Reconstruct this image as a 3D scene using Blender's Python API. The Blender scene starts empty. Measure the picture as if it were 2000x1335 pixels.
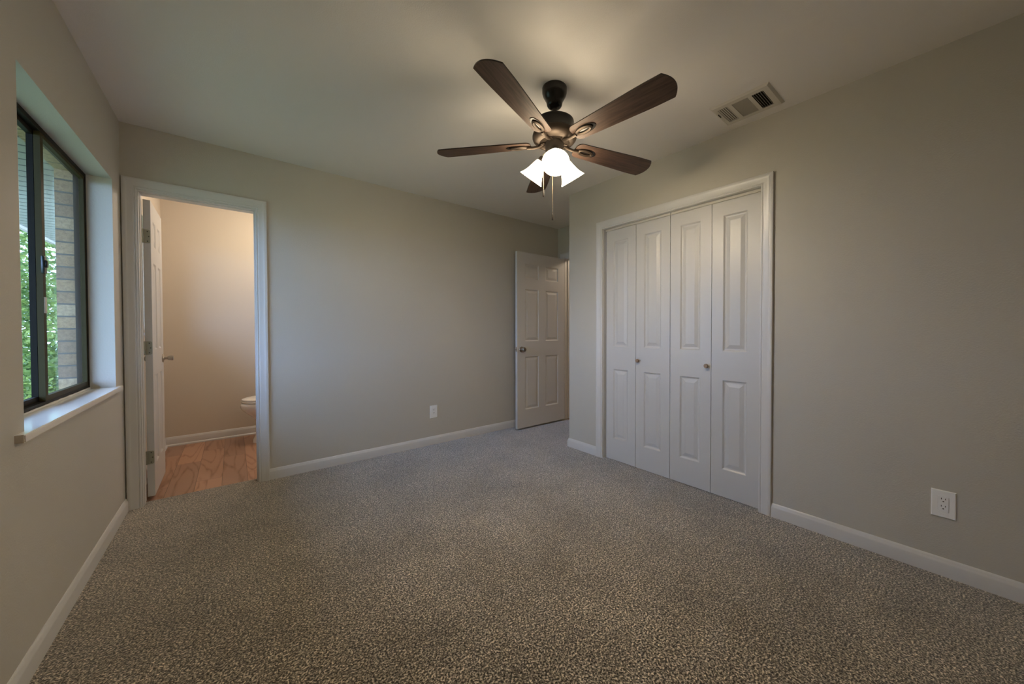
import bpy, bmesh, math, random
from mathutils import Vector, Matrix
random.seed(7)
C = bpy.context.scene
COL = C.collection

# ------------------------------------------------------------------ camera, sky, sun, exposure
cam_d = bpy.data.cameras.new('camera'); cam = bpy.data.objects.new('camera', cam_d); COL.objects.link(cam)
F_PX = 702.44
yaw, pitch, roll = math.radians(39.734), math.radians(-0.897), math.radians(-0.080)
fw = Vector((math.sin(yaw)*math.cos(pitch), math.cos(yaw)*math.cos(pitch), math.sin(pitch)))
rt0 = Vector((math.cos(yaw), -math.sin(yaw), 0)); up0 = rt0.cross(fw)
rt = rt0*math.cos(roll) + up0*math.sin(roll); up = up0*math.cos(roll) - rt0*math.sin(roll)
M = Matrix((rt, up, -fw)).transposed().to_4x4()
M.translation = Vector((0.5333, -3.3802, 1.1390))
cam.matrix_world = M
cam_d.sensor_fit = 'HORIZONTAL'; cam_d.sensor_width = 36.0
cam_d.lens = F_PX*36.0/2000.0
cam_d.shift_x = -39.46/2000.0; cam_d.shift_y = -12.67/2000.0
cam_d.clip_start = 0.02; cam_d.clip_end = 200
C.camera = cam

C.view_settings.view_transform = 'Standard'; C.view_settings.look = 'None'
C.view_settings.exposure = 1.34; C.view_settings.gamma = 1.0; C.view_settings.use_curve_mapping = False

SKY_STRENGTH = 5.0
SUN_STRENGTH = 2.0
BULB = 245.0
SHADE_GLOW = 10.5
BATH_LAMP = 7.5
HALL_LAMP = 5.0

world = bpy.data.worlds.new('daylight'); C.world = world; world.use_nodes = True
wn = world.node_tree.nodes; wl = world.node_tree.links
bg = wn['Background']; bg.inputs['Strength'].default_value = SKY_STRENGTH
bg.inputs['Color'].default_value = (0.40, 0.60, 1.0, 1)

sun_d = bpy.data.lights.new('sun', 'SUN'); sun = bpy.data.objects.new('sun', sun_d); COL.objects.link(sun)
sun_d.energy = SUN_STRENGTH; sun_d.angle = math.radians(0.6); sun_d.color = (1.0, 0.95, 0.84)
sun.rotation_euler = Vector((0.25, 0.55, -1.6)).to_track_quat('-Z', 'Y').to_euler()
sun.location = (-4, -4, 8)

C.cycles.max_bounces = 14; C.cycles.diffuse_bounces = 8; C.cycles.glossy_bounces = 4
C.cycles.transmission_bounces = 8; C.cycles.transparent_max_bounces = 12
C.cycles.sample_clamp_indirect = 6.0
C.cycles.use_denoising = True

# ------------------------------------------------------------------ dimensions (metres)
H = 2.44; W = 3.052; W2 = 3.778; YC = -0.9156; YR = -3.95
T = 0.115                                   # inner wall thickness
YB = 1.645                                  # far wall of the bathroom
BX = 1.55                                   # right wall of the bathroom

# ------------------------------------------------------------------ materials
def new_mat(name):
    m = bpy.data.materials.new(name); m.use_nodes = True
    return m, m.node_tree.nodes, m.node_tree.links, m.node_tree.nodes['Principled BSDF']
def N(nt, kind, **kw):
    n = nt.new(kind)
    for k, v in kw.items():
        if hasattr(n, k): setattr(n, k, v)
        else: n.inputs[k.replace('_', ' ')].default_value = v
    return n
def plain(name, col, rough=0.5, metal=0.0, bump=0.0, bscale=200.0, coat=0.0, spec=None):
    m, nt, lk, p = new_mat(name)
    p.inputs['Base Color'].default_value = (*col, 1); p.inputs['Roughness'].default_value = rough
    p.inputs['Metallic'].default_value = metal
    if coat: p.inputs['Coat Weight'].default_value = coat
    if spec is not None: p.inputs['Specular IOR Level'].default_value = spec
    if bump:
        tc = nt.new('ShaderNodeTexCoord'); no = N(nt, 'ShaderNodeTexNoise', Scale=bscale, Detail=3.0)
        b = N(nt, 'ShaderNodeBump', Strength=bump, Distance=0.002)
        lk.new(tc.outputs['Object'], no.inputs['Vector']); lk.new(no.outputs['Fac'], b.inputs['Height'])
        lk.new(b.outputs['Normal'], p.inputs['Normal'])
    return m

M_WALL = plain('greige_wall_paint', (0.505, 0.478, 0.425), 0.62, bump=0.35, bscale=150)
M_BATHWALL = plain('bathroom_wall_paint', (0.60, 0.53, 0.44), 0.6, bump=0.25, bscale=150)
M_CEIL = plain('ceiling_paint', (0.80, 0.77, 0.745), 0.75, bump=0.3, bscale=220)
M_TRIM = plain('white_trim_paint', (0.615, 0.605, 0.595), 0.32)
M_DOOR = plain('white_door_paint', (0.555, 0.545, 0.535), 0.38, bump=0.05, bscale=90)
M_SILL = plain('white_gloss_sill_paint', (0.82, 0.81, 0.79), 0.12)
M_NICKEL = plain('satin_nickel', (0.42, 0.38, 0.33), 0.28, 1.0)
M_HINGE = plain('painted_hinge_metal', (0.36, 0.36, 0.29), 0.42, 0.7)
M_SCREW = plain('dark_screw_metal', (0.05, 0.05, 0.045), 0.4, 0.8)
M_KNOBWOOD = plain('stained_knob_wood', (0.30, 0.20, 0.12), 0.42, bump=0.1)
M_BRONZE = plain('oil_rubbed_bronze', (0.009, 0.007, 0.006), 0.25, 0.2)
M_BRUSHED = plain('brushed_bronze', (0.055, 0.040, 0.030), 0.5, 0.7)
M_HOUSING = plain('matte_bronze_housing', (0.055, 0.045, 0.037), 0.5, 0.4)
M_PLASTIC = plain('white_outlet_plastic', (0.84, 0.84, 0.84), 0.30)
M_SLOT = plain('outlet_slot_dark', (0.012, 0.012, 0.012), 0.6)
M_VENT = plain('vent_painted_metal', (0.62, 0.585, 0.52), 0.45)
M_VENTIN = plain('vent_shadowed_metal', (0.34, 0.31, 0.26), 0.6)  # vent paint darkened: shade of the middle bank put into its colour
M_DARK = plain('duct_shade_black', (0.012, 0.011, 0.010), 0.9)
M_FRAME = plain('dark_bronze_aluminium', (0.012, 0.010, 0.007), 0.55, 0.0, bump=0.1, spec=0.12)
M_FRAMEL = plain('worn_bronze_aluminium', (0.045, 0.036, 0.014), 0.55, 0.0, bump=0.15, bscale=60, spec=0.12)
M_LATCH = plain('black_latch_plastic', (0.012, 0.016, 0.015), 0.25)
M_CAULK = plain('smeared_paint_caulk', (0.62, 0.60, 0.56), 0.7, bump=0.3)
M_PORC = plain('white_porcelain', (0.83, 0.80, 0.76), 0.10, coat=0.4)
M_SEAT = plain('white_seat_plastic', (0.82, 0.79, 0.74), 0.22)
M_CHROME = plain('chrome', (0.75, 0.75, 0.75), 0.12, 1.0)
M_FASCIA = plain('soffit_fascia_paint', (0.42, 0.36, 0.28), 0.6)
M_TRUNK = plain('tree_bark', (0.16, 0.12, 0.09), 0.9, bump=0.6, bscale=30)
M_RAWEND = plain('raw_sill_end', (0.46, 0.40, 0.33), 0.6, bump=0.3, bscale=120)
M_CHAIN = plain('brass_bead_chain', (0.30, 0.24, 0.16), 0.4, 0.8)
M_HALLWALL = plain('hall_wall_paint', (0.52, 0.46, 0.38), 0.7)

def mat_carpet():
    m, nt, lk, p = new_mat('speckled_carpet')
    tc = nt.new('ShaderNodeTexCoord')
    n1 = N(nt, 'ShaderNodeTexNoise', Scale=150.0, Detail=3.0, Roughness=0.65)
    vo = N(nt, 'ShaderNodeTexVoronoi', Scale=170.0)
    n2 = N(nt, 'ShaderNodeTexNoise', Scale=2.2, Detail=3.0, Roughness=0.6)
    for n in (n1, vo, n2): lk.new(tc.outputs['Object'], n.inputs['Vector'])
    r1 = nt.new('ShaderNodeValToRGB'); e = r1.color_ramp.elements
    e[0].position = 0.40; e[0].color = (0.018, 0.014, 0.010, 1)
    e[1].position = 0.60; e[1].color = (0.68, 0.61, 0.51, 1)
    k = r1.color_ramp.elements.new(0.50); k.color = (0.195, 0.172, 0.138, 1)
    lk.new(n1.outputs['Fac'], r1.inputs['Fac'])
    # each tuft its own tone
    r2 = nt.new('ShaderNodeValToRGB'); e = r2.color_ramp.elements
    e[0].position = 0.1; e[0].color = (0.45, 0.43, 0.41, 1); e[1].position = 0.9; e[1].color = (1.4, 1.37, 1.32, 1)
    sep = nt.new('ShaderNodeSeparateColor'); lk.new(vo.outputs['Color'], sep.inputs['Color'])
    lk.new(sep.outputs[0], r2.inputs['Fac'])
    mx = N(nt, 'ShaderNodeMix', data_type='RGBA', blend_type='MULTIPLY'); mx.inputs['Factor'].default_value = 1
    lk.new(r1.outputs['Color'], mx.inputs['A']); lk.new(r2.outputs['Color'], mx.inputs['B'])
    # brushed pile: broad lighter and darker drifts
    r3 = nt.new('ShaderNodeValToRGB'); e = r3.color_ramp.elements
    e[0].position = 0.32; e[0].color = (0.80, 0.79, 0.77, 1); e[1].position = 0.66; e[1].color = (1.18, 1.18, 1.19, 1)
    lk.new(n2.outputs['Fac'], r3.inputs['Fac'])
    mx2 = N(nt, 'ShaderNodeMix', data_type='RGBA', blend_type='MULTIPLY'); mx2.inputs['Factor'].default_value = 1
    lk.new(mx.outputs['Result'], mx2.inputs['A']); lk.new(r3.outputs['Color'], mx2.inputs['B'])
    lk.new(mx2.outputs['Result'], p.inputs['Base Color'])
    p.inputs['Roughness'].default_value = 0.95; p.inputs['Specular IOR Level'].default_value = 0.1
    p.inputs['Sheen Weight'].default_value = 1.0; p.inputs['Sheen Roughness'].default_value = 0.35
    b = N(nt, 'ShaderNodeBump', Strength=0.7, Distance=0.006)
    lk.new(n1.outputs['Fac'], b.inputs['Height']); lk.new(b.outputs['Normal'], p.inputs['Normal'])
    return m
M_CARPET = mat_carpet()

def mat_planks(name, c1, c2, c3):
    m, nt, lk, p = new_mat(name)
    tc = nt.new('ShaderNodeTexCoord')
    mp = nt.new('ShaderNodeMapping'); mp.inputs['Rotation'].default_value = (0, 0, math.radians(90))
    lk.new(tc.outputs['Object'], mp.inputs['Vector'])
    br = N(nt, 'ShaderNodeTexBrick', offset=0.37)
    br.inputs['Color1'].default_value = (0, 0, 0, 1); br.inputs['Color2'].default_value = (1, 1, 1, 1)
    br.inputs['Mortar'].default_value = (0.5, 0.5, 0.5, 1)
    br.inputs['Scale'].default_value = 1.0; br.inputs['Brick Width'].default_value = 0.9
    br.inputs['Row Height'].default_value = 0.152; br.inputs['Mortar Size'].default_value = 0.0012
    lk.new(mp.outputs['Vector'], br.inputs['Vector'])
    # grain stretched along the plank (world Y), shifted from plank to plank
    sp = nt.new('ShaderNodeSeparateXYZ'); lk.new(tc.outputs['Object'], sp.inputs['Vector'])
    sc = nt.new('ShaderNodeSeparateColor'); lk.new(br.outputs['Color'], sc.inputs['Color'])
    sh = N(nt, 'ShaderNodeMath', operation='MULTIPLY'); lk.new(sc.outputs[0], sh.inputs[0]); sh.inputs[1].default_value = 7.3
    my = N(nt, 'ShaderNodeMath', operation='MULTIPLY_ADD'); lk.new(sp.outputs['Y'], my.inputs[0]); my.inputs[1].default_value = 0.13
    lk.new(sh.outputs[0], my.inputs[2])
    cb = nt.new('ShaderNodeCombineXYZ'); lk.new(sp.outputs['X'], cb.inputs['X']); lk.new(my.outputs[0], cb.inputs['Y'])
    wv = N(nt, 'ShaderNodeTexNoise', Scale=7.0, Detail=1.5, Distortion=0.6)
    lk.new(cb.outputs['Vector'], wv.inputs['Vector'])
    rings = N(nt, 'ShaderNodeMath', operation='MULTIPLY'); lk.new(wv.outputs['Fac'], rings.inputs[0]); rings.inputs[1].default_value = 12.0
    fr = N(nt, 'ShaderNodeMath', operation='PINGPONG'); lk.new(rings.outputs[0], fr.inputs[0]); fr.inputs[1].default_value = 1.0
    fine = N(nt, 'ShaderNodeTexNoise', Scale=60.0, Detail=3.0); lk.new(cb.outputs['Vector'], fine.inputs['Vector'])
    ad = N(nt, 'ShaderNodeMath', operation='MULTIPLY_ADD'); lk.new(fine.outputs['Fac'], ad.inputs[0]); ad.inputs[1].default_value = 0.7
    lk.new(fr.outputs[0], ad.inputs[2])
    rp = nt.new('ShaderNodeValToRGB'); e = rp.color_ramp.elements
    e[0].position = 0.25; e[0].color = (*c1, 1); e[1].position = 1.25/1.6; e[1].color = (*c3, 1)
    k = e.new(0.5); k.color = (*c2, 1)
    lk.new(ad.outputs[0], rp.inputs['Fac'])
    tone = nt.new('ShaderNodeValToRGB'); e = tone.color_ramp.elements
    e[0].color = (0.72, 0.72, 0.74, 1); e[1].color = (1.12, 1.08, 1.05, 1)
    lk.new(sc.outputs[0], tone.inputs['Fac'])
    mx = N(nt, 'ShaderNodeMix', data_type='RGBA', blend_type='MULTIPLY'); mx.inputs['Factor'].default_value = 1
    lk.new(rp.outputs['Color'], mx.inputs['A']); lk.new(tone.outputs['Color'], mx.inputs['B'])
    gap = N(nt, 'ShaderNodeMix', data_type='RGBA'); lk.new(br.outputs['Fac'], gap.inputs['Factor'])
    lk.new(mx.outputs['Result'], gap.inputs['A']); gap.inputs['B'].default_value = (0.07, 0.035, 0.022, 1)
    lk.new(gap.outputs['Result'], p.inputs['Base Color'])
    p.inputs['Roughness'].default_value = 0.38
    return m
M_PLANK = mat_planks('reddish_oak_planks', (0.25, 0.125, 0.075), (0.37, 0.20, 0.125), (0.44, 0.255, 0.17))

def mat_blade():
    m, nt, lk, p = new_mat('dark_walnut_blade')
    tc = nt.new('ShaderNodeTexCoord')
    mp = nt.new('ShaderNodeMapping'); mp.inputs['Scale'].default_value = (3.0, 40.0, 40.0)
    lk.new(tc.outputs['Object'], mp.inputs['Vector'])
    no = N(nt, 'ShaderNodeTexNoise', Scale=2.0, Detail=4.0, Roughness=0.6, Distortion=0.4)
    lk.new(mp.outputs['Vector'], no.inputs['Vector'])
    rp = nt.new('ShaderNodeValToRGB'); e = rp.color_ramp.elements
    e[0].position = 0.3; e[0].color = (0.034, 0.019, 0.013, 1); e[1].position = 0.72; e[1].color = (0.095, 0.056, 0.039, 1)
    lk.new(no.outputs['Fac'], rp.inputs['Fac']); lk.new(rp.outputs['Color'], p.inputs['Base Color'])
    p.inputs['Roughness'].default_value = 0.55; p.inputs['Specular IOR Level'].default_value = 0.3
    return m
M_BLADE = mat_blade()
M_BLADE_EDGE = plain('blade_edge_dark', (0.020, 0.013, 0.010), 0.4)

def mat_brick():
    m, nt, lk, p = new_mat('tan_house_brick')
    tc = nt.new('ShaderNodeTexCoord'); sp = nt.new('ShaderNodeSeparateXYZ'); lk.new(tc.outputs['Object'], sp.inputs['Vector'])
    z = N(nt, 'ShaderNodeMath', operation='SUBTRACT'); lk.new(sp.outputs['Z'], z.inputs[0]); z.inputs[1].default_value = 1.012 - 0.0683*40
    cb = nt.new('ShaderNodeCombineXYZ'); lk.new(sp.outputs['Y'], cb.inputs['X']); lk.new(z.outputs[0], cb.inputs['Y'])
    br = N(nt, 'ShaderNodeTexBrick', offset=0.5)
    br.inputs['Color1'].default_value = (0.0, 0.0, 0.0, 1); br.inputs['Color2'].default_value = (1, 1, 1, 1)
    br.inputs['Mortar'].default_value = (0.5, 0.5, 0.5, 1); br.inputs['Scale'].default_value = 1.0
    br.inputs['Brick Width'].default_value = 0.205; br.inputs['Row Height'].default_value = 0.0683
    br.inputs['Mortar Size'].default_value = 0.0048; br.inputs['Mortar Smooth'].default_value = 0.25
    lk.new(cb.outputs['Vector'], br.inputs['Vector'])
    # tone per course so that the jamb of single bricks varies from course to course
    fl = N(nt, 'ShaderNodeMath', operation='DIVIDE'); lk.new(z.outputs[0], fl.inputs[0]); fl.inputs[1].default_value = 0.0683
    f2 = N(nt, 'ShaderNodeMath', operation='FLOOR'); lk.new(fl.outputs[0], f2.inputs[0])
    wn_ = N(nt, 'ShaderNodeTexWhiteNoise', noise_dimensions='1D'); lk.new(f2.outputs[0], wn_.inputs['W'])
    rp = nt.new('ShaderNodeValToRGB'); e = rp.color_ramp.elements
    e[0].color = (0.22, 0.145, 0.085, 1); e[1].color = (0.46, 0.35, 0.21, 1)
    k = e.new(0.5); k.color = (0.38, 0.25, 0.12, 1)
    lk.new(wn_.outputs['Value'], rp.inputs['Fac'])
    no = N(nt, 'ShaderNodeTexNoise', Scale=55.0, Detail=5.0, Roughness=0.7); lk.new(tc.outputs['Object'], no.inputs['Vector'])
    r2 = nt.new('ShaderNodeValToRGB'); e = r2.color_ramp.elements
    e[0].position = 0.3; e[0].color = (0.55, 0.50, 0.46, 1); e[1].position = 0.60; e[1].color = (1.1, 1.08, 1.05, 1)
    lk.new(no.outputs['Fac'], r2.inputs['Fac'])
    mx = N(nt, 'ShaderNodeMix', data_type='RGBA', blend_type='MULTIPLY'); mx.inputs['Factor'].default_value = 1
    lk.new(rp.outputs['Color'], mx.inputs['A']); lk.new(r2.outputs['Color'], mx.inputs['B'])
    gap = N(nt, 'ShaderNodeMix', data_type='RGBA'); lk.new(br.outputs['Fac'], gap.inputs['Factor'])
    lk.new(mx.outputs['Result'], gap.inputs['A']); gap.inputs['B'].default_value = (0.09, 0.083, 0.075, 1)
    lk.new(gap.outputs['Result'], p.inputs['Base Color']); p.inputs['Roughness'].default_value = 0.9
    h = N(nt, 'ShaderNodeMath', operation='MULTIPLY_ADD'); lk.new(br.outputs['Fac'], h.inputs[0]); h.inputs[1].default_value = -1.0
    lk.new(no.outputs['Fac'], h.inputs[2])
    b = N(nt, 'ShaderNodeBump', Strength=0.8, Distance=0.006); lk.new(h.outputs[0], b.inputs['Height'])
    lk.new(b.outputs['Normal'], p.inputs['Normal'])
    return m
M_BRICK = mat_brick()

def mat_soffit():
    m, nt, lk, p = new_mat('grooved_soffit_board')
    tc = nt.new('ShaderNodeTexCoord'); sp = nt.new('ShaderNodeSeparateXYZ'); lk.new(tc.outputs['Object'], sp.inputs['Vector'])
    d = N(nt, 'ShaderNodeMath', operation='DIVIDE'); lk.new(sp.outputs['Y'], d.inputs[0]); d.inputs[1].default_value = 0.155
    fr = N(nt, 'ShaderNodeMath', operation='FRACT'); lk.new(d.outputs[0], fr.inputs[0])
    lt = N(nt, 'ShaderNodeMath', operation='LESS_THAN'); lk.new(fr.outputs[0], lt.inputs[0]); lt.inputs[1].default_value = 0.14
    mx = N(nt, 'ShaderNodeMix', data_type='RGBA'); lk.new(lt.outputs[0], mx.inputs['Factor'])
    mx.inputs['A'].default_value = (0.26, 0.255, 0.19, 1); mx.inputs['B'].default_value = (0.03, 0.028, 0.02, 1)
    lk.new(mx.outputs['Result'], p.inputs['Base Color']); p.inputs['Roughness'].default_value = 0.6
    return m
M_SOFFIT = mat_soffit()

def mat_leaf(name, c1, c2):
    m, nt, lk, p = new_mat(name)
    tc = nt.new('ShaderNodeTexCoord'); no = N(nt, 'ShaderNodeTexNoise', Scale=3.5, Detail=3.0)
    lk.new(tc.outputs['Object'], no.inputs['Vector'])
    rp = nt.new('ShaderNodeValToRGB'); e = rp.color_ramp.elements
    e[0].position = 0.35; e[0].color = (*c1, 1); e[1].position = 0.65; e[1].color = (*c2, 1)
    lk.new(no.outputs['Fac'], rp.inputs['Fac']); lk.new(rp.outputs['Color'], p.inputs['Base Color'])
    p.inputs['Roughness'].default_value = 0.5
    tr = nt.new('ShaderNodeBsdfTranslucent'); lk.new(rp.outputs['Color'], tr.inputs['Color'])
    ms = nt.new('ShaderNodeMixShader'); ms.inputs['Fac'].default_value = 0.5
    out = nt['Material Output']
    lk.new(p.outputs['BSDF'], ms.inputs[1]); lk.new(tr.outputs['BSDF'], ms.inputs[2]); lk.new(ms.outputs['Shader'], out.inputs['Surface'])
    return m
M_LEAF = mat_leaf('bright_leaves', (0.06, 0.13, 0.02), (0.30, 0.38, 0.10))
M_LEAF2 = mat_leaf('deep_leaves', (0.03, 0.08, 0.016), (0.15, 0.23, 0.05))
def mat_lawn():
    m, nt, lk, p = new_mat('lawn_grass')
    tc = nt.new('ShaderNodeTexCoord'); no = N(nt, 'ShaderNodeTexNoise', Scale=9.0, Detail=6.0)
    lk.new(tc.outputs['Object'], no.inputs['Vector'])
    rp = nt.new('ShaderNodeValToRGB'); e = rp.color_ramp.elements
    e[0].color = (0.07, 0.10, 0.04, 1); e[1].color = (0.17, 0.21, 0.10, 1)
    lk.new(no.outputs['Fac'], rp.inputs['Fac']); lk.new(rp.outputs['Color'], p.inputs['Base Color'])
    p.inputs['Roughness'].default_value = 0.9
    return m
M_LAWN = mat_lawn()

def mat_glass():
    m, nt, lk, p = new_mat('window_glass')
    nt.remove(p)
    t = nt.new('ShaderNodeBsdfTransparent'); t.inputs['Color'].default_value = (0.93, 0.95, 0.95, 1)
    g = nt.new('ShaderNodeBsdfGlossy'); g.inputs['Roughness'].default_value = 0.02
    f = nt.new('ShaderNodeFresnel'); f.inputs['IOR'].default_value = 1.5
    ge = nt.new('ShaderNodeNewGeometry')
    inv = N(nt, 'ShaderNodeMath', operation='SUBTRACT'); inv.inputs[0].default_value = 1.0; lk.new(ge.outputs['Backfacing'], inv.inputs[1])
    mu = N(nt, 'ShaderNodeMath', operation='MULTIPLY'); lk.new(f.outputs['Fac'], mu.inputs[0]); lk.new(inv.outputs[0], mu.inputs[1])
    ms = nt.new('ShaderNodeMixShader'); lk.new(mu.outputs[0], ms.inputs['Fac'])
    lk.new(t.outputs[0], ms.inputs[1]); lk.new(g.outputs[0], ms.inputs[2])
    lk.new(ms.outputs[0], nt['Material Output'].inputs['Surface'])
    return m
M_GLASS = mat_glass()
def mat_emit(name, col, strength, base=(0.9, 0.88, 0.84), rough=0.35):
    m, nt, lk, p = new_mat(name)
    p.inputs['Base Color'].default_value = (*base, 1); p.inputs['Roughness'].default_value = rough
    p.inputs['Emission Color'].default_value = (*col, 1); p.inputs['Emission Strength'].default_value = strength
    return m
M_SHADE = mat_emit('frosted_glass_shade', (1.0, 0.82, 0.56), SHADE_GLOW)
M_BULB = mat_emit('lit_opal_bulb', (1.0, 0.82, 0.56), BULB)

# ------------------------------------------------------------------ mesh helpers
def xf(bm, verts, mat):
    bmesh.ops.transform(bm, matrix=mat, verts=verts)
def box(bm, lo, hi, bev=0.0, seg=2):
    lo = Vector(lo); hi = Vector(hi); s = hi - lo
    r = bmesh.ops.create_cube(bm, size=1.0, matrix=Matrix.Translation((lo+hi)/2) @ Matrix.Diagonal((s.x, s.y, s.z, 1)))
    if bev > 0:
        es = list({e for v in r['verts'] for e in v.link_edges})
        bmesh.ops.bevel(bm, geom=es, offset=bev, segments=seg, affect='EDGES', profile=0.5)
def lathe(bm, prof, mat=None, n=40, cap0=True, cap1=True):
    """prof: (radius, z) pairs; revolved about z, then transformed by mat."""
    rings = []
    for r, z in prof:
        rings.append([bm.verts.new((r*math.cos(2*math.pi*i/n), r*math.sin(2*math.pi*i/n), z)) for i in range(n)])
    for a, b in zip(rings, rings[1:]):
        for i in range(n):
            bm.faces.new((a[i], a[(i+1) % n], b[(i+1) % n], b[i]))
    if cap0: bm.faces.new(list(reversed(rings[0])))
    if cap1: bm.faces.new(rings[-1])
    vs = [v for r in rings for v in r]
    if mat is not None: xf(bm, vs, mat)
    return vs
def tube(bm, pts, rad, n=10):
    pts = [Vector(p) for p in pts]; rings = []
    rads = rad if isinstance(rad, (list, tuple)) else [rad]*len(pts)
    for i, p in enumerate(pts):
        t = (pts[min(i+1, len(pts)-1)] - pts[max(i-1, 0)]).normalized()
        a = t.cross(Vector((0, 0, 1)));
        if a.length < 1e-4: a = Vector((1, 0, 0))
        a.normalize(); b = t.cross(a)
        rings.append([bm.verts.new(p + rads[i]*(a*math.cos(2*math.pi*k/n) + b*math.sin(2*math.pi*k/n))) for k in range(n)])
    for r0, r1 in zip(rings, rings[1:]):
        for k in range(n): bm.faces.new((r0[k], r0[(k+1) % n], r1[(k+1) % n], r1[k]))
    bm.faces.new(list(reversed(rings[0]))); bm.faces.new(rings[-1])
def align(p, axis):
    """matrix that puts local z along axis at p"""
    q = Vector(axis).to_track_quat('Z', 'Y')
    return Matrix.Translation(p) @ q.to_matrix().to_4x4()
def prism(bm, loop, fn, d0, d1, bev=0.0):
    """closed 2-D loop extruded from d0 to d1; fn(u, v, d) -> point"""
    a = [bm.verts.new(fn(u, v, d0)) for u, v in loop]; b = [bm.verts.new(fn(u, v, d1)) for u, v in loop]
    n = len(loop)
    f0 = bm.faces.new(a); f1 = bm.faces.new(list(reversed(b)))
    for i in range(n): bm.faces.new((a[i], b[i], b[(i+1) % n], a[(i+1) % n]))
def grid_solid(bm, us, vs, holes, fn, d0, d1):
    """one connected slab with rectangular holes; fn(u, v, d) -> point"""
    solid = lambda i, j: 0 <= i < len(us)-1 and 0 <= j < len(vs)-1 and not any(
        h[0] <= (us[i]+us[i+1])/2 <= h[1] and h[2] <= (vs[j]+vs[j+1])/2 <= h[3] for h in holes)
    cache = {}
    def V(i, j, k):
        if (i, j, k) not in cache: cache[(i, j, k)] = bm.verts.new(fn(us[i], vs[j], (d0, d1)[k]))
        return cache[(i, j, k)]
    for i in range(len(us)-1):
        for j in range(len(vs)-1):
            if not solid(i, j): continue
            bm.faces.new((V(i,j,0), V(i+1,j,0), V(i+1,j+1,0), V(i,j+1,0)))
            bm.faces.new((V(i,j,1), V(i,j+1,1), V(i+1,j+1,1), V(i+1,j,1)))
            for (a, b, di, dj) in (((i,j),(i+1,j),0,-1), ((i+1,j),(i+1,j+1),1,0), ((i+1,j+1),(i,j+1),0,1), ((i,j+1),(i,j),-1,0)):
                if not solid(i+di, j+dj):
                    bm.faces.new((V(*a,0), V(*a,1), V(*b,1), V(*b,0)))

def wpos(o):
    p = Vector(o.location)
    while o.parent is not None:
        o = o.parent; p = p + Vector(o.location)
    return p
def obj(name, bm, mat, parent=None, sharp=35.0, smooth=True, origin=None):
    bmesh.ops.recalc_face_normals(bm, faces=bm.faces)
    me = bpy.data.meshes.new(name)
    base = wpos(parent) if parent is not None else Vector((0, 0, 0))
    org = Vector(origin) if origin is not None else base
    bmesh.ops.translate(bm, vec=-org, verts=bm.verts)
    bm.to_mesh(me); bm.free()
    mats = mat if isinstance(mat, (list, tuple)) else [mat]
    for m in mats: me.materials.append(m)
    if smooth:
        for p in me.polygons: p.use_smooth = True
        me.set_sharp_from_angle(angle=math.radians(sharp))
    o = bpy.data.objects.new(name, me); COL.objects.link(o)
    if parent is not None: o.parent = parent
    o.location = org - base
    return o
def tag(o, label=None, cat=None, kind=None, group=None):
    if label: o['label'] = label
    if cat: o['category'] = cat
    if kind: o['kind'] = kind
    if group: o['group'] = group
    return o
def thing(name, loc, label, cat, kind=None, group=None):
    o = bpy.data.objects.new(name, None); COL.objects.link(o); o.location = loc; o.empty_display_size = 0.1
    return tag(o, label, cat, kind, group)
def BM(): return bmesh.new()

# ------------------------------------------------------------------ room shell
fX = lambda u, v, d: (d, u, v)     # wall facing x: u = Y, v = Z
fY = lambda u, v, d: (u, d, v)     # wall facing y: u = X, v = Z
fZ = lambda u, v, d: (u, v, d)

WIN = (-1.402, -0.197, 0.782, 2.020)          # window 1: Y0, Y1, Z0, Z1 (rough opening; the sill board fills the foot)
BW = (0.50, 1.25, 1.10, 2.03)                 # bathroom window
DB = (0.056, 0.680, 0.0, 2.043)               # bathroom door rough opening (X)
DC = (-2.585, -1.319, 0.0, 2.040)             # closet rough opening (Y)
DE = (-0.898, -0.108, 0.0, 2.048)             # entry door rough opening (Y)

b = BM(); grid_solid(b, [YR-0.1, WIN[0], WIN[1], 0.0, BW[0], BW[1], YB+0.1], [-0.02, WIN[2], BW[2], WIN[3], BW[3], H+0.03],
                     [(WIN[0], WIN[1], WIN[2], WIN[3]), (BW[0], BW[1], BW[2], BW[3])], fX, -0.135, 0.0)
wl_ = obj('wall_left', b, [M_WALL, M_BATHWALL], smooth=False)
for p in wl_.data.polygons:
    if p.center.y > 0.02: p.material_index = 1
tag(wl_, 'greige painted left wall holding the dark framed sliding window', 'wall', 'structure')

b = BM(); grid_solid(b, [0.0, DB[0], DB[1], W2+0.11], [-0.02, DB[3], H+0.03], [(DB[0], DB[1], -1, DB[3])], fY, 0.0, T)
tag(obj('wall_back', b, M_WALL, smooth=False), 'long greige back wall beside the bathroom doorway', 'wall', 'structure')

b = BM(); grid_solid(b, [YR-0.1, DC[0], DC[1], YC], [-0.02, DC[3], H+0.03], [(DC[0], DC[1], -1, DC[3])], fX, W, W+0.11)
tag(obj('wall_right', b, M_WALL, smooth=False), 'greige right wall around the folding closet doors', 'wall', 'structure')
b = BM(); grid_solid(b, [W+0.11, W2], [-0.02, H+0.03], [], fY, YC-0.11, YC)
tag(obj('wall_closet', b, M_WALL, smooth=False), 'short return wall of the closet facing the entry alcove', 'wall', 'structure')
b = BM(); grid_solid(b, [YR-0.1, DE[0], DE[1], 0.0], [-0.02, DE[3], H+0.03], [(DE[0], DE[1], -1, DE[3])], fX, W2, W2+0.11)
tag(obj('wall_entry', b, M_WALL, smooth=False), 'end wall of the alcove above the entry door frame', 'wall', 'structure')
b = BM(); grid_solid(b, [0.0, W], [-0.02, H+0.03], [], fY, YR-0.1, YR)
tag(obj('wall_rear', b, M_WALL, smooth=False), 'plain greige wall at the near end of the room', 'wall', 'structure')
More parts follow.
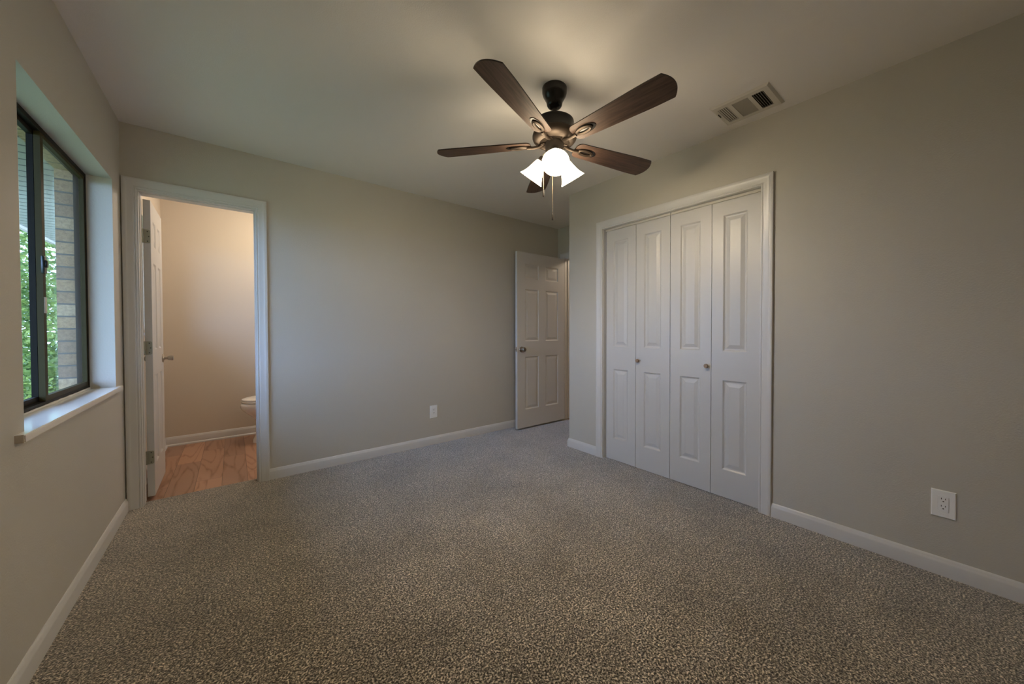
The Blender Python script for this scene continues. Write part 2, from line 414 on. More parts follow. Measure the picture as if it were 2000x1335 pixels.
b = BM(); grid_solid(b, [-0.0, BX+0.1], [-0.02, H+0.03], [], fY, YB, YB+0.1)
tag(obj('wall_bathroom_far', b, M_BATHWALL, smooth=False), 'warm beige bathroom wall seen through the doorway', 'wall', 'structure')
b = BM(); grid_solid(b, [T, YB], [-0.02, H+0.03], [], fX, BX, BX+0.1)
tag(obj('wall_bathroom_right', b, M_BATHWALL, smooth=False), 'beige bathroom wall behind the toilet tank', 'wall', 'structure')
b = BM(); grid_solid(b, [T, 1.2], [-0.02, H+0.03], [], fX, W2+0.01, W2+0.11)
tag(obj('wall_hall_side', b, M_HALLWALL, smooth=False), 'hallway side wall beyond the entry door hinges', 'wall', 'structure')
b = BM(); grid_solid(b, [-2.2, 1.2], [-0.02, H+0.03], [], fX, 4.95, 5.05)
tag(obj('wall_hall', b, M_HALLWALL, smooth=False), 'tan hallway wall glimpsed past the entry door', 'wall', 'structure')
for nm, y0, y1, lb in (('wall_hall_near', -2.3, -2.2, 'hallway end wall on the closet side'), ('wall_hall_far', 1.2, 1.3, 'hallway end wall beyond the entry door')):
    b = BM(); grid_solid(b, [W2+0.11, 5.05], [-0.02, H+0.03], [], fY, y0, y1)
    tag(obj(nm, b, M_HALLWALL, smooth=False), lb, 'wall', 'structure')

b = BM(); grid_solid(b, [-0.135, 5.05], [YR-0.1, YB+0.1], [], fZ, H, H+0.12)
tag(obj('ceiling', b, M_CEIL, smooth=False), 'flat off-white ceiling with the fan and the air vent', 'ceiling', 'structure')
b = BM(); grid_solid(b, [0.0, DB[0], DB[1], W2, W2+0.02], [YR, DE[0], DE[1], 0.0, 0.085], [(0.0, DB[0], 0.0, 0.085), (DB[1], W2+1, 0.0, 0.085), (W2, W2+1, YR, DE[0]), (W2, W2+1, DE[1], 1)], fZ, -0.06, 0.0)
tag(obj('floor', b, M_CARPET, smooth=False), 'speckled brown and beige wall-to-wall carpet', 'floor', 'structure')
b = BM(); grid_solid(b, [0.0, BX], [0.085, YB], [], fZ, -0.07, -0.010)
tag(obj('floor_bathroom', b, M_PLANK, smooth=False), 'reddish wood plank floor of the bathroom', 'floor', 'structure')
b = BM(); grid_solid(b, [W2+0.02, 4.95], [-2.2, 1.2], [], fZ, -0.07, -0.008)
tag(obj('floor_hall', b, M_PLANK, smooth=False), 'reddish wood plank floor of the hallway', 'floor', 'structure')

# ---- baseboards: profile (out, z) swept along plan points, mitred
BASE = [(0, 0), (0.013, 0), (0.013, 0.058), (0.0115, 0.064), (0.0085, 0.069), (0.0075, 0.073), (0.005, 0.079), (0.002, 0.082), (0, 0.082)]
SHOE = [(0, -0.01), (0.025, -0.01), (0.024, 0.002), (0.019, 0.008), (0.013, 0.010), (0.013, 0.058), (0.0115, 0.064), (0.0085, 0.069), (0.0075, 0.073), (0.005, 0.079), (0.002, 0.082), (0, 0.082)]
def baseboard(name, pts, label, prof=BASE):
    """pts in plan; the room lies to the right of travel"""
    P = [Vector((x, y)) for x, y in pts]; bm = BM(); rings = []
    for i, p in enumerate(P):
        d0 = (P[i]-P[i-1]).normalized() if i > 0 else None
        d1 = (P[i+1]-P[i]).normalized() if i < len(P)-1 else None
        nn = [Vector((d.y, -d.x)) for d in (d0, d1) if d is not None]
        m = nn[0] if len(nn) == 1 else (nn[0]+nn[1])/(1+nn[0].dot(nn[1]))
        rings.append([bm.verts.new((p.x+m.x*o, p.y+m.y*o, z)) for o, z in prof])
    k = len(prof)
    for a, c in zip(rings, rings[1:]):
        for i in range(k): bm.faces.new((a[i], a[(i+1) % k], c[(i+1) % k], c[i]))
    bm.faces.new(rings[0]); bm.faces.new(list(reversed(rings[-1])))
    return tag(obj(name, bm, M_TRIM, sharp=25), label, 'baseboard', 'structure')
baseboard('baseboard_left', [(0, YR), (0, -0.020)], 'white baseboard along the window wall')
baseboard('baseboard_back', [(0.7365, 0), (W2, 0)], 'white baseboard along the long back wall under the small outlet')
baseboard('baseboard_closet', [(W2, YC), (W, YC), (W, -1.2635)], 'short white baseboard wrapping the closet corner')
baseboard('baseboard_right', [(W, -2.6355), (W, YR)], 'white baseboard on the right wall under the large outlet')
baseboard('baseboard_rear', [(W-0.014, YR), (0.014, YR)], 'white baseboard along the near end wall')
baseboard('baseboard_bathroom', [(0.0, T+0.06), (0.0, YB), (BX, YB)], 'white baseboard with shoe moulding along the bathroom walls', SHOE)
baseboard('baseboard_hall', [(4.95, 1.2), (4.95, -2.2)], 'white baseboard along the hallway wall', SHOE)

# ---- casings: colonial profile swept round a doorway
CW = 0.067
CAS = [(0, 0), (0, 0.008), (0.002, 0.0105), (0.007, 0.011), (0.0095, 0.0085), (0.013, 0.0085), (0.016, 0.0115), (0.022, 0.0130),
       (0.040, 0.0140), (0.047, 0.0165), (0.052, 0.0180), (0.060, 0.0180), (0.0655, 0.0165), (CW, 0.0135), (CW, 0)]
def casing(name, a0, a1, zt, fn, label, z0=0.0, wl0=1.0):
    """fn(a, z, out) -> point; wl0 squeezes the first upright"""
    bm = BM()
    R = [[bm.verts.new(fn(a0-u*wl0, z0, o)) for u, o in CAS], [bm.verts.new(fn(a0-u*wl0, zt+u, o)) for u, o in CAS],
         [bm.verts.new(fn(a1+u, zt+u, o)) for u, o in CAS], [bm.verts.new(fn(a1+u, z0, o)) for u, o in CAS]]
    k = len(CAS)
    for a, c in zip(R, R[1:]):
        for i in range(k): bm.faces.new((a[i], a[(i+1) % k], c[(i+1) % k], c[i]))
    bm.faces.new(R[0]); bm.faces.new(list(reversed(R[-1])))
    return tag(obj(name, bm, M_TRIM, sharp=22), label, 'door trim', 'structure')
casing('trim_1', 0.069, 0.669, 2.037, lambda a, z, o: (a, -o, z), 'white moulded casing around the bathroom doorway', wl0=0.95)
casing('trim_2', -2.5685, -1.3305, 2.0235, lambda a, z, o: (W-o, a, z), 'white moulded casing around the closet doors')
casing('trim_3', -0.880, -0.122, 2.040, lambda a, z, o: (W2-o, a, z), 'white casing of the entry doorway behind the open door', z0=0.0, wl0=0.40)

# ---- door jambs (lining boards with stop)
def jamb(name, a0, a1, ztop, rough, d0, d1, fn, label, stop=None, smax=0.011):
    """U-shaped lining between the clear opening (a0..a1, ztop) and the rough opening"""
    bm = BM()
    loop = [(rough[0], 0), (rough[0], rough[3]), (rough[1], rough[3]), (rough[1], 0), (a1, 0), (a1, ztop), (a0, ztop), (a0, 0)]
    def quadstrip(lo, da, db):
        a = [bm.verts.new(fn(u, v, da)) for u, v in lo]; c = [bm.verts.new(fn(u, v, db)) for u, v in lo]
        for q in ((0, 1, 6, 7), (1, 2, 5, 6), (2, 3, 4, 5)):
            bm.faces.new([a[i] for i in q]); bm.faces.new([c[i] for i in reversed(q)])
        for i in range(8):
            j = (i+1) % 8; bm.faces.new((a[i], c[i], c[j], a[j]))
    quadstrip(loop, d0, d1)
    if stop:
        s = smax; e = 0.001
        lo = [(a0-e, 0), (a0-e, ztop+e), (a1+e, ztop+e), (a1+e, 0), (a1-s, 0), (a1-s, ztop-s), (a0+s, ztop-s), (a0+s, 0)]
        quadstrip(lo, stop[0], stop[1])
    return tag(obj(name, bm, M_TRIM, smooth=False), label, 'door frame', 'structure')
jamb('trim_4', 0.075, 0.663, 2.029, DB, -0.0005, T+0.0005, fY, 'white jamb lining of the bathroom doorway', stop=(0.030, 0.065), smax=0.0035)
jamb('trim_5', -2.5640, -1.3350, 2.0215, DC, W-0.0005, W+0.1105, fX, 'white jamb lining of the closet opening')
jamb('trim_6', -0.886, -0.128, 2.034, DE, W2-0.0005, W2+0.1105, fX, 'white jamb lining of the entry doorway', stop=(W2+0.045, W2+0.08))

# ------------------------------------------------------------------ panelled doors
def panel_slab(bm, w, h, t, panels, fn, both=True):
    """moulded door: raised panels sunk in both faces. fn(u, v, d): d=0 is the front face"""
    us = sorted({0.0, w} | {p[0] for p in panels} | {p[1] for p in panels})
    vs = sorted({0.0, h} | {p[2] for p in panels} | {p[3] for p in panels})
    cache = {}
    def V(u, v, d):
        k = (round(u, 5), round(v, 5), round(d, 5))
        if k not in cache: cache[k] = bm.verts.new(fn(u, v, d))
        return cache[k]
    def inpanel(u, v): return any(p[0] < u < p[1] and p[2] < v < p[3] for p in panels)
    steps = [(0.0, 0.0), (0.003, 0.0015), (0.010, 0.0075), (0.017, 0.0085), (0.020, 0.0080), (0.041, 0.0025), (0.043, 0.0020)]
    for face in ((0, 1) if both else (0,)):
        D = (lambda x: x) if face == 0 else (lambda x: t-x)
        for i in range(len(us)-1):
            for j in range(len(vs)-1):
                if inpanel((us[i]+us[i+1])/2, (vs[j]+vs[j+1])/2): continue
                bm.faces.new([V(u, v, D(0)) for u, v in ((us[i], vs[j]), (us[i+1], vs[j]), (us[i+1], vs[j+1]), (us[i], vs[j+1]))])
        for p in panels:
            sub_u = [u for u in us if p[0] <= u <= p[1]]; sub_v = [v for v in vs if p[2] <= v <= p[3]]
            ring0 = [(u, p[2]) for u in sub_u] + [(p[1], v) for v in sub_v[1:]] + [(u, p[3]) for u in reversed(sub_u[:-1])] + [(p[0], v) for v in reversed(sub_v[1:-1])]
            cu, cv = (p[0]+p[1])/2, (p[2]+p[3])/2
            def inset(q, s):
                su = (abs(p[1]-p[0])/2-s)/(abs(p[1]-p[0])/2); sv = (abs(p[3]-p[2])/2-s)/(abs(p[3]-p[2])/2)
                return (cu+(q[0]-cu)*su, cv+(q[1]-cv)*sv)
            prev = [V(u, v, D(0)) for u, v in ring0]
            for s, d in steps[1:]:
                cur = [V(*inset(q, s), D(d)) for q in ring0]
                for i in range(len(ring0)):
                    j = (i+1) % len(ring0); bm.faces.new((prev[i], prev[j], cur[j], cur[i]))
                prev = cur
            bm.faces.new(prev)
    for i in range(len(us)-1):
        for v in (0.0, h): bm.faces.new([V(us[i], v, 0), V(us[i+1], v, 0), V(us[i+1], v, t), V(us[i], v, t)])
    for j in range(len(vs)-1):
        for u in (0.0, w): bm.faces.new([V(u, vs[j], 0), V(u, vs[j+1], 0), V(u, vs[j+1], t), V(u, vs[j], t)])
    if not both:
        bm.faces.new([V(0, 0, t), V(0, h, t), V(w, h, t), V(w, 0, t)])

def six_panels(w, stile, mull):
    pw = (w-2*stile-mull)/2
    out = []
    for u0 in (stile, stile+pw+mull):
        for z0, z1 in ((0.205, 0.812), (0.988, 1.585), (1.702, 1.872)):
            out.append((u0, u0+pw, z0, z1))
    return out

KNOB = [(0.0001, 0.0), (0.031, 0.0), (0.032, 0.003), (0.029, 0.007), (0.016, 0.010), (0.0125, 0.014), (0.0118, 0.026), (0.0135, 0.031),
        (0.020, 0.034), (0.0255, 0.040), (0.0272, 0.047), (0.0262, 0.056), (0.022, 0.063), (0.014, 0.0665), (0.0001, 0.0675)]
BARKNOB = [(0.0001, 0.0), (0.031, 0.0), (0.032, 0.003), (0.029, 0.006), (0.013, 0.008), (0.0115, 0.012), (0.0115, 0.027), (0.0145, 0.029),
        (0.0165, 0.033), (0.0195, 0.052), (0.0188, 0.058), (0.0150, 0.0605), (0.0001, 0.061)]
def knob(parent, p, axis, prof=KNOB, name='knob', mat=None):
    bm = BM(); lathe(bm, prof, align(p, axis), 32, False, False)
    bmesh.ops.remove_doubles(bm, verts=bm.verts, dist=0.0004)
    return obj(name, bm, mat or M_NICKEL, parent)

# bathroom door: open about 91 degrees into the bathroom, hinge edge toward the bedroom
d1 = thing('door_1', (0.0775, 0.122, 0.0), 'white six-panel bathroom door standing open into the bathroom', 'door', 'structure')
DW1, DH1, DT = 0.535, 1.992, 0.035
a91 = math.radians(90.6)
ux = Vector((math.cos(a91), math.sin(a91), 0)); dx = Vector((-math.sin(a91), math.cos(a91), 0))   # dx points into the thickness (-X)
O1 = Vector((0.1142, 0.122, 0.019))
fD1 = lambda u, v, d: O1 + ux*u + dx*d + Vector((0, 0, v))
b = BM(); panel_slab(b, DW1, DH1, DT, six_panels(DW1, 0.095, 0.085), fD1)
obj('door_leaf', b, M_DOOR, d1, smooth=False)
nrm = -dx
k1 = knob(d1, fD1(DW1-0.055, 0.905, 0), nrm, BARKNOB); k1['label'] = 'brushed nickel door knob'
knob(d1, fD1(DW1-0.055, 0.905, DT), -nrm, BARKNOB)
for zc in (1.767, 1.021, 0.283):
    bm = BM(); hh = 0.045; w0, w1 = 0.004, 0.0335; rr = 0.011
    loop = [(w0, -hh), (w1-rr, -hh)] + [(w1-rr+rr*math.sin(t), -hh+rr-rr*math.cos(t)) for t in [math.pi/12*i for i in range(1, 6)]] + [(w1, -hh+rr), (w1, hh-rr)] + \
           [(w1-rr+rr*math.cos(t), hh-rr+rr*math.sin(t)) for t in [math.pi/12*i for i in range(1, 6)]] + [(w1-rr, hh), (w0, hh)]
    prism(bm, loop, lambda u, v, d: fD1(0, zc-O1.z+v, DT-u) - ux*d, 0.0, 0.002)
    tube(bm, [fD1(-0.006, zc-O1.z-hh, DT+0.003), fD1(-0.006, zc-O1.z+hh, DT+0.003)], 0.0058, 12)
    hg = obj('hinge', bm, M_HINGE, d1, sharp=40); hg['label'] = 'grey-green metal hinge leaf with barrel'
    for (su, sv) in ((0.020, 0.032), (0.026, 0.0), (0.020, -0.032)):
        bm = BM(); lathe(bm, [(0.0035, 0), (0.0035, 0.0008)], align(fD1(0, zc-O1.z+sv, DT-su)-ux*0.0019, -ux), 12)
        obj('screw', bm, M_SCREW, hg)

# entry door: open, parallel to the back wall
d2 = thing('door_2', (3.735, -0.148, 0.0), 'white six-panel entry door open against the back wall', 'door', 'structure')
DW2, DH2 = 0.747, 2.002
fD2 = lambda u, v, d: Vector((2.985+u, -0.168+d, 0.020+v))
b = BM(); panel_slab(b, DW2, DH2, DT, six_panels(DW2, 0.111, 0.106), fD2)
obj('door_leaf', b, M_DOOR, d2, smooth=False)
k2 = knob(d2, fD2(0.060, 0.898, 0), (0, -1, 0)); k2['label'] = 'dark satin nickel round knob'
knob(d2, fD2(0.060, 0.898, DT), (0, 1, 0))
b = BM(); box(b, (2.9835, -0.163, 0.918-0.028), (2.9852, -0.139, 0.918+0.028), 0.0006); box(b, (2.974, -0.157, 0.910), (2.9845, -0.145, 0.926), 0.002)
lt = obj('latch', b, M_NICKEL, d2); lt['label'] = 'nickel latch plate on the door edge'
for zc in (1.80, 1.02, 0.24):
    b = BM(); tube(b, [(3.7385, -0.150, zc-0.045), (3.7385, -0.150, zc+0.045)], 0.005, 12)
    obj('hinge', b, M_HINGE, d2)

# closet doors: two folding pairs
YL = [-1.3500, -1.6530, -1.9545, -2.2600, -2.5600]
XF = 3.075
def bifold(name, ya, ym, yb, label, knob_y):
    root = thing(name, (XF, ym, 0.0), label, 'closet door', 'structure')
    for y0, y1 in ((ya, ym), (ym, yb)):
        w = (y0-y1) - 0.0035
        fn = lambda u, v, d: Vector((XF+d, y0-0.00175-u, 0.006+v))
        bm = BM(); m = (w-0.150)/2
        panel_slab(bm, w, 1.993, 0.030, [(m, w-m, 0.186, 0.792), (m, w-m, 0.987, 1.900)], fn)
        obj('door_leaf', bm, M_DOOR, root, smooth=False)
    kk = knob(root, Vector((XF, knob_y, 0.887)), (-1, 0, 0),
              [(0.0001, 0), (0.0085, 0), (0.0085, 0.007), (0.0125, 0.011), (0.0148, 0.016), (0.0148, 0.022), (0.0125, 0.0255), (0.0001, 0.0265)], mat=M_KNOBWOOD)
    kk['label'] = 'small brown wooden knob'
    return root
bifold('door_3', YL[0], YL[1], YL[2], 'far pair of white folding closet doors, knob near its middle seam', -1.678)
bifold('door_4', YL[2], YL[3], YL[4], 'near pair of white folding closet doors, knob left of its middle seam', -2.232)
for y0, y1, lb in ((-1.338, -1.9490, 'far half of the closet door track under the head casing'), (-1.9560, -2.561, 'near half of the closet door track under the head casing')):
    b = BM(); prism(b, [(XF+0.006, 2.004), (XF+0.006, 2.0212), (XF+0.034, 2.0212), (XF+0.034, 2.004), (XF+0.030, 2.004), (XF+0.030, 2.018), (XF+0.010, 2.018), (XF+0.010, 2.004)],
                    lambda u, v, d: (u, d, v), y0, y1)
    tag(obj('door_track', b, M_VENT, smooth=False), lb, 'door track')

# ------------------------------------------------------------------ windows
def window(name, y0, y1, z0, z1, label, x=-0.098, detail=True):
    """horizontal slider in dark bronze aluminium; room side faces +x"""
    root = thing(name, (x, (y0+y1)/2, z0), label, 'window', 'structure')
    ym = (y0+y1)/2; f = 0.020
    b = BM()
    grid_solid(b, [y0, y0+f, y1-f, y1], [z0, z0+f*1.1, z1-f, z1], [(y0+f, y1-f, z0+f*1.1, z1-f)], fX, x-0.042, x)
    obj('window_frame', b, M_FRAME, root, smooth=False)
    s = 0.026
    def sash(a, c, xa, xb, nm, glassx, meet):
        # meet: which side carries the meeting stile
        sl = 0.030 if meet == 'lo' else 0.014; sr = 0.030 if meet == 'hi' else 0.014
        bm = BM(); grid_solid(bm, [a, a+sl, c-sr, c], [z0+f*1.1, z0+f*1.1+0.022, z1-f-0.018, z1-f], [(a+sl, c-sr, z0+f*1.1+0.022, z1-f-0.018)], fX, xa, xb)
        so = obj(nm, bm, M_FRAMEL if meet == 'lo' else M_FRAME, root, smooth=False)
        bm = BM(); box(bm, (glassx-0.0015, a+sl-0.004, z0+f*1.1+0.018), (glassx+0.0015, c-sr+0.004, z1-f-0.014))
        obj('glass_pane', bm, M_GLASS, so, smooth=False)
        return so
    inner = sash(ym-0.016, y1-f, x-0.020, x-0.002, 'sliding_sash', x-0.012, 'lo')
    outer = sash(y0+f, ym+0.016, x-0.040, x-0.022, 'fixed_sash', x-0.032, 'hi')
    if detail:
        bm = BM()
        zc = 1.425
        box(bm, (x-0.004, ym-0.030, zc-0.038), (x+0.006, ym+0.000, zc+0.038), 0.003)
        box(bm, (x+0.004, ym-0.024, zc-0.012), (x+0.012, ym-0.008, zc+0.020), 0.003)
        la = obj('sash_lock', bm, M_LATCH, root); la['label'] = 'black sash lock'
        bm = BM(); box(bm, (x-0.003, ym-0.013, 1.215), (x+0.0012, ym+0.010, 1.285), 0.0015)
        pu = obj('paint_smear', bm, M_CAULK, root); pu['label'] = 'pale smear of dried paint on the meeting stile'
        # ragged line of caulk where frame meets drywall
        bm = BM(); pts = [(x+0.001, y0+0.01+(y1-y0-0.02)*i/30, z0+0.004) for i in range(31)]
        tube(bm, [(px+random.uniform(-.001, .001), py, pz) for px, py, pz in pts], [0.0045+random.uniform(-.001, .002) for _ in pts], 6)
        obj('caulk_line', bm, M_CAULK, root)
    return root
window('window_1', WIN[0]+0.001, WIN[1]-0.001, 0.8085, WIN[3]-0.001, 'dark bronze sliding window beside the bathroom doorway')
window('window_2', BW[0]+0.001, BW[1]-0.001, BW[2]+0.021, BW[3]-0.001, 'dark framed bathroom window glimpsed behind the open bathroom door', detail=False)

# sill boards
b = BM()
prism(b, [(0.0, -1.474), (0.021, -1.474), (0.021, -0.139), (0.0, -0.139), (0.0, WIN[1]-0.0005), (-0.134, WIN[1]-0.0005), (-0.134, WIN[0]+0.0005), (0.0, WIN[0]+0.0005)],
      fZ, 0.7825, 0.8080)
es = [e for e in b.edges if abs(e.verts[0].co.x-0.021) < 1e-4 and abs(e.verts[1].co.x-0.021) < 1e-4]
bmesh.ops.bevel(b, geom=es, offset=0.0025, segments=2, affect='EDGES')
s1 = tag(obj('window_sill', b, [M_SILL, M_RAWEND], smooth=False), 'glossy white sill board under the dark sliding window', 'window sill', 'structure')
for p in s1.data.polygons:
    if p.normal.y < -0.9 and p.center.y < -1.47: p.material_index = 1
b = BM(); box(b, (-0.134, BW[0]+0.0005, BW[2]+0.0005), (0.018, BW[1]-0.0005, BW[2]+0.0205), 0.002)
tag(obj('window_sill', b, M_SILL), 'white sill board of the bathroom window behind the open door', 'window sill', 'structure')

# ------------------------------------------------------------------ ceiling fan
FX, FY = 1.878, -1.953
fan = thing('ceiling_fan', (FX, FY, H), 'dark bronze ceiling fan with five walnut blades and three lit shades', 'ceiling fan')
FC = Vector((FX, FY, 0))
def at(r, az, z): return Vector((FX+r*math.cos(az), FY+r*math.sin(az), z))
TC = Matrix.Translation(FC)
b = BM(); lathe(b, [(0.0001, 2.4398), (0.064, 2.4398), (0.0665, 2.436), (0.0665, 2.424), (0.066, 2.412), (0.062, 2.398), (0.054, 2.383), (0.047, 2.371), (0.043, 2.360), (0.041, 2.348), (0.035, 2.338), (0.022, 2.333), (0.0001, 2.333)], TC, 48, False, False)
bmesh.ops.remove_doubles(b, verts=b.verts, dist=0.0004)
obj('canopy', b, M_BRONZE, fan, sharp=50)
b = BM(); lathe(b, [(0.0125, 2.340), (0.0125, 2.262)], TC, 24)
obj('downrod', b, M_BRONZE, fan)
b = BM(); lathe(b, [(0.0001, 2.270), (0.022, 2.270), (0.028, 2.266), (0.080, 2.2645), (0.096, 2.262), (0.1035, 2.257), (0.1045, 2.250), (0.1035, 2.247), (0.1035, 2.208), (0.1055, 2.204), (0.1055, 2.198)], TC, 64, False, False)
bmesh.ops.remove_doubles(b, verts=b.verts, dist=0.0004)
obj('motor_housing', b, M_BRONZE, fan, sharp=40)
b = BM(); lathe(b, [(0.1055, 2.200), (0.112, 2.196), (0.1165, 2.190), (0.1165, 2.185), (0.119, 2.181), (0.119, 2.172), (0.116, 2.163), (0.108, 2.153), (0.096, 2.146), (0.082, 2.142), (0.078, 2.146), (0.060, 2.148), (0.0001, 2.148)], TC, 64, False, False)
bmesh.ops.remove_doubles(b, verts=b.verts, dist=0.0004)
mb = obj('motor_bowl', b, M_BRUSHED, fan, sharp=40); mb['label'] = 'brushed bronze lower motor bowl'
b = BM(); lathe(b, [(0.0001, 2.150), (0.047, 2.150), (0.049, 2.146), (0.049, 2.084), (0.046, 2.074), (0.040, 2.066), (0.030, 2.058), (0.012, 2.055), (0.008, 2.048), (0.0001, 2.046)], TC, 48, False, False)
bmesh.ops.remove_doubles(b, verts=b.verts, dist=0.0004)
obj('switch_housing', b, M_HOUSING, fan, sharp=40)

R0 = -157.2
ZB, PITCH, TILT = 2.140, math.radians(-12.0), math.radians(1.0)
toward = Vector((math.cos(math.radians(-133.3)), math.sin(math.radians(-133.3)), 0))
def blade_outline():
    L0, L1, wr, wt = 0.130, 0.664, 0.052, 0.0695
    rt_, right, left = [], [], []
    # root: rounded corners; tip: shallow arc with crisp corners
    pts = []
    for i in range(7):
        t = math.pi/2*i/6; pts.append((L0+0.030*(1-math.sin(t)), -(wr-0.030)-0.030*math.cos(t)))
    pts = list(pts)                                    # from (L0+.03, -wr) to (L0, -(wr-.03))
    pts += [(x, -y) for x, y in reversed(pts)]
    n = 12
    side = [(L0+0.030+(0.633-L0-0.030)*i/n, wr+(wt-wr)*min(1, i/n*1.25)) for i in range(1, n+1)]
    pts += side
    arc = [(0.633+(L1-0.633)*(1-(k/8)**2), wt*k/8) for k in range(7, -8, -1)]
    pts += arc
    pts += [(x, -y) for x, y in reversed(side)]
    return pts
OUT = blade_outline()
for k in range(5):
    az = math.radians(R0+72*k)
    e = Vector((math.cos(az), math.sin(az), 0)); n_ = Vector((-math.sin(az), math.cos(az), 0))
    cr = n_*math.cos(PITCH) + Vector((0, 0, 1))*math.sin(PITCH); nu = e.cross(cr).normalized()
    if nu.z < 0: nu = -nu
    def fB(u, v, d, e=e, cr=cr, nu=nu):
        p = Vector((FX, FY, ZB)) + e*u + cr*v + nu*d
        p.z += math.tan(TILT)*((p.x-FX)*toward.x+(p.y-FY)*toward.y)
        return p
    b = BM(); prism(b, OUT, lambda u, v, d: Vector((u, v, d)), 0.0, 0.0055)
    me_faces = list(b.faces)
    bl = obj('blade', b, [M_BLADE, M_BLADE_EDGE], None, smooth=False)
    for p in bl.data.polygons:
        if abs(p.normal.z) < 0.5: p.material_index = 1
    # local frame of the blade: x along, y across, z up
    org = Vector((FX, FY, ZB))
    Mx = Matrix((e, cr, nu)).transposed().to_4x4()
    ta = Matrix.Rotation(TILT, 4, Vector((toward.y, -toward.x, 0)))
    Mx = ta @ Mx; Mx.translation = org - FC - Vector((0, 0, H))
    bl.parent = fan; bl.matrix_local = Mx
    # blade iron: a neck from the motor and an open oval medallion under the blade (in the blade's own frame)
    b = BM()
    def oval(cx, a, w, n=28): return [(cx+a*math.cos(2*math.pi*i/n), w*math.sin(2*math.pi*i/n)) for i in range(n)]
    def ring(bm, cx, a0, w0, a1, w1, z0, z1, zi):
        n = 28
        L = [[bm.verts.new((x, y, z)) for x, y in oval(cx, a, w)] for a, w, z in ((a0, w0, z0), (a0, w0, z1), ((a0+a1)/2, (w0+w1)/2, zi), (a1, w1, z1), (a1, w1, z0))]
        L.append(L[0])
        for q in range(5):
            for i in range(n): bm.faces.new((L[q][i], L[q][(i+1) % n], L[q+1][(i+1) % n], L[q+1][i]))
    ring(b, 0.198, 0.052, 0.024, 0.034, 0.0085, -0.0002, -0.008, -0.012)
    ribs = [(0.062, 0, 0.004), (0.085, 0, -0.007), (0.115, 0, -0.010), (0.150, 0, -0.008)]
    tube(b, ribs, [0.011, 0.009, 0.008, 0.009], 12)
    box(b, (0.050, -0.016, 0.000), (0.074, 0.016, 0.008), 0.002)
    bi = obj('blade_iron', b, M_BRUSHED, None, sharp=40); bi.parent = bl
    b = BM()
    prism(b, oval(0.207, 0.060, 0.027), lambda u, v, d: Vector((u, v, d)), -0.0001, -0.0030)
    bp = obj('iron_plate', b, M_BRONZE, None); bp.parent = bl

SH_O = [(0.0205, 0.0), (0.0260, 0.004), (0.0300, 0.012), (0.0340, 0.024), (0.0385, 0.040), (0.0440, 0.058), (0.0520, 0.078), (0.0610, 0.094), (0.0690, 0.106)]
SH = SH_O + [(0.0692, 0.1075), (0.0670, 0.1070)] + [(r-0.003, z) for r, z in reversed(SH_O[1:-1])]
for az_d, dn_d, nr, nz in ((-131.0, 50, 0.072, 2.058), (-11.0, 56, 0.060, 2.060), (109.0, 50, 0.080, 2.066)):
    az = math.radians(az_d); dn = math.radians(dn_d)
    ax = Vector((math.cos(az)*math.cos(dn), math.sin(az)*math.cos(dn), -math.sin(dn)))
    neck = at(nr, az, nz)
    b = BM(); tube(b, [at(0.040, az, 2.088), at(nr-0.018, az, nz+0.022), neck - ax*0.014], 0.010, 14)
    lathe(b, [(0.0001, -0.026), (0.018, -0.024), (0.0225, -0.016), (0.0235, -0.002), (0.0215, 0.003), (0.0001, 0.003)], align(neck, ax), 28, False, False)
    bmesh.ops.remove_doubles(b, verts=b.verts, dist=0.0002)
    obj('lamp_holder', b, M_HOUSING, fan, sharp=40)
    b = BM(); lathe(b, SH, align(neck, ax), 40, False, False)
    sh = obj('lamp_shade', b, M_SHADE, fan, sharp=50); sh['label'] = 'glowing frosted white bell shade'
    b = BM(); prof = [(0.0001, 0.010), (0.012, 0.012), (0.014, 0.030)] + [(0.028*math.sin(t), 0.060-0.028*math.cos(t)) for t in [math.radians(35+145*i/12) for i in range(13)]]
    prof[-1] = (0.0001, prof[-1][1])
    lathe(b, prof, align(neck, ax), 28, False, False); bmesh.ops.remove_doubles(b, verts=b.verts, dist=0.0003)
    obj('bulb', b, M_BULB, sh)
rtv = Vector((0.769, -0.639, 0)); fwv = Vector((0.639, 0.769, 0))
for off, dep, ztop, zbot in ((-0.060, 0.0, 2.085, 1.857), (-0.008, 0.050, 2.075, 1.747)):
    c0 = FC + rtv*off + fwv*dep
    b = BM(); tube(b, [c0+Vector((0, 0, ztop)), c0+Vector((0, 0, zbot+0.045))], 0.0013, 8)
    s_ = FC + rtv*off*0.85 + fwv*dep*0.85
    tube(b, [s_+Vector((0, 0, ztop+0.006)), c0+Vector((0, 0, ztop))], 0.0022, 8)
    ch = obj('pull_chain', b, M_CHAIN, fan)
    b = BM(); lathe(b, [(0.0001, zbot), (0.0045, zbot+0.001), (0.0048, zbot+0.030), (0.0030, zbot+0.036), (0.0024, zbot+0.045), (0.0001, zbot+0.046)], Matrix.Translation(c0), 14, False, False)
    bmesh.ops.remove_doubles(b, verts=b.verts, dist=0.0002)
    obj('chain_fob', b, M_BLADE_EDGE, ch)

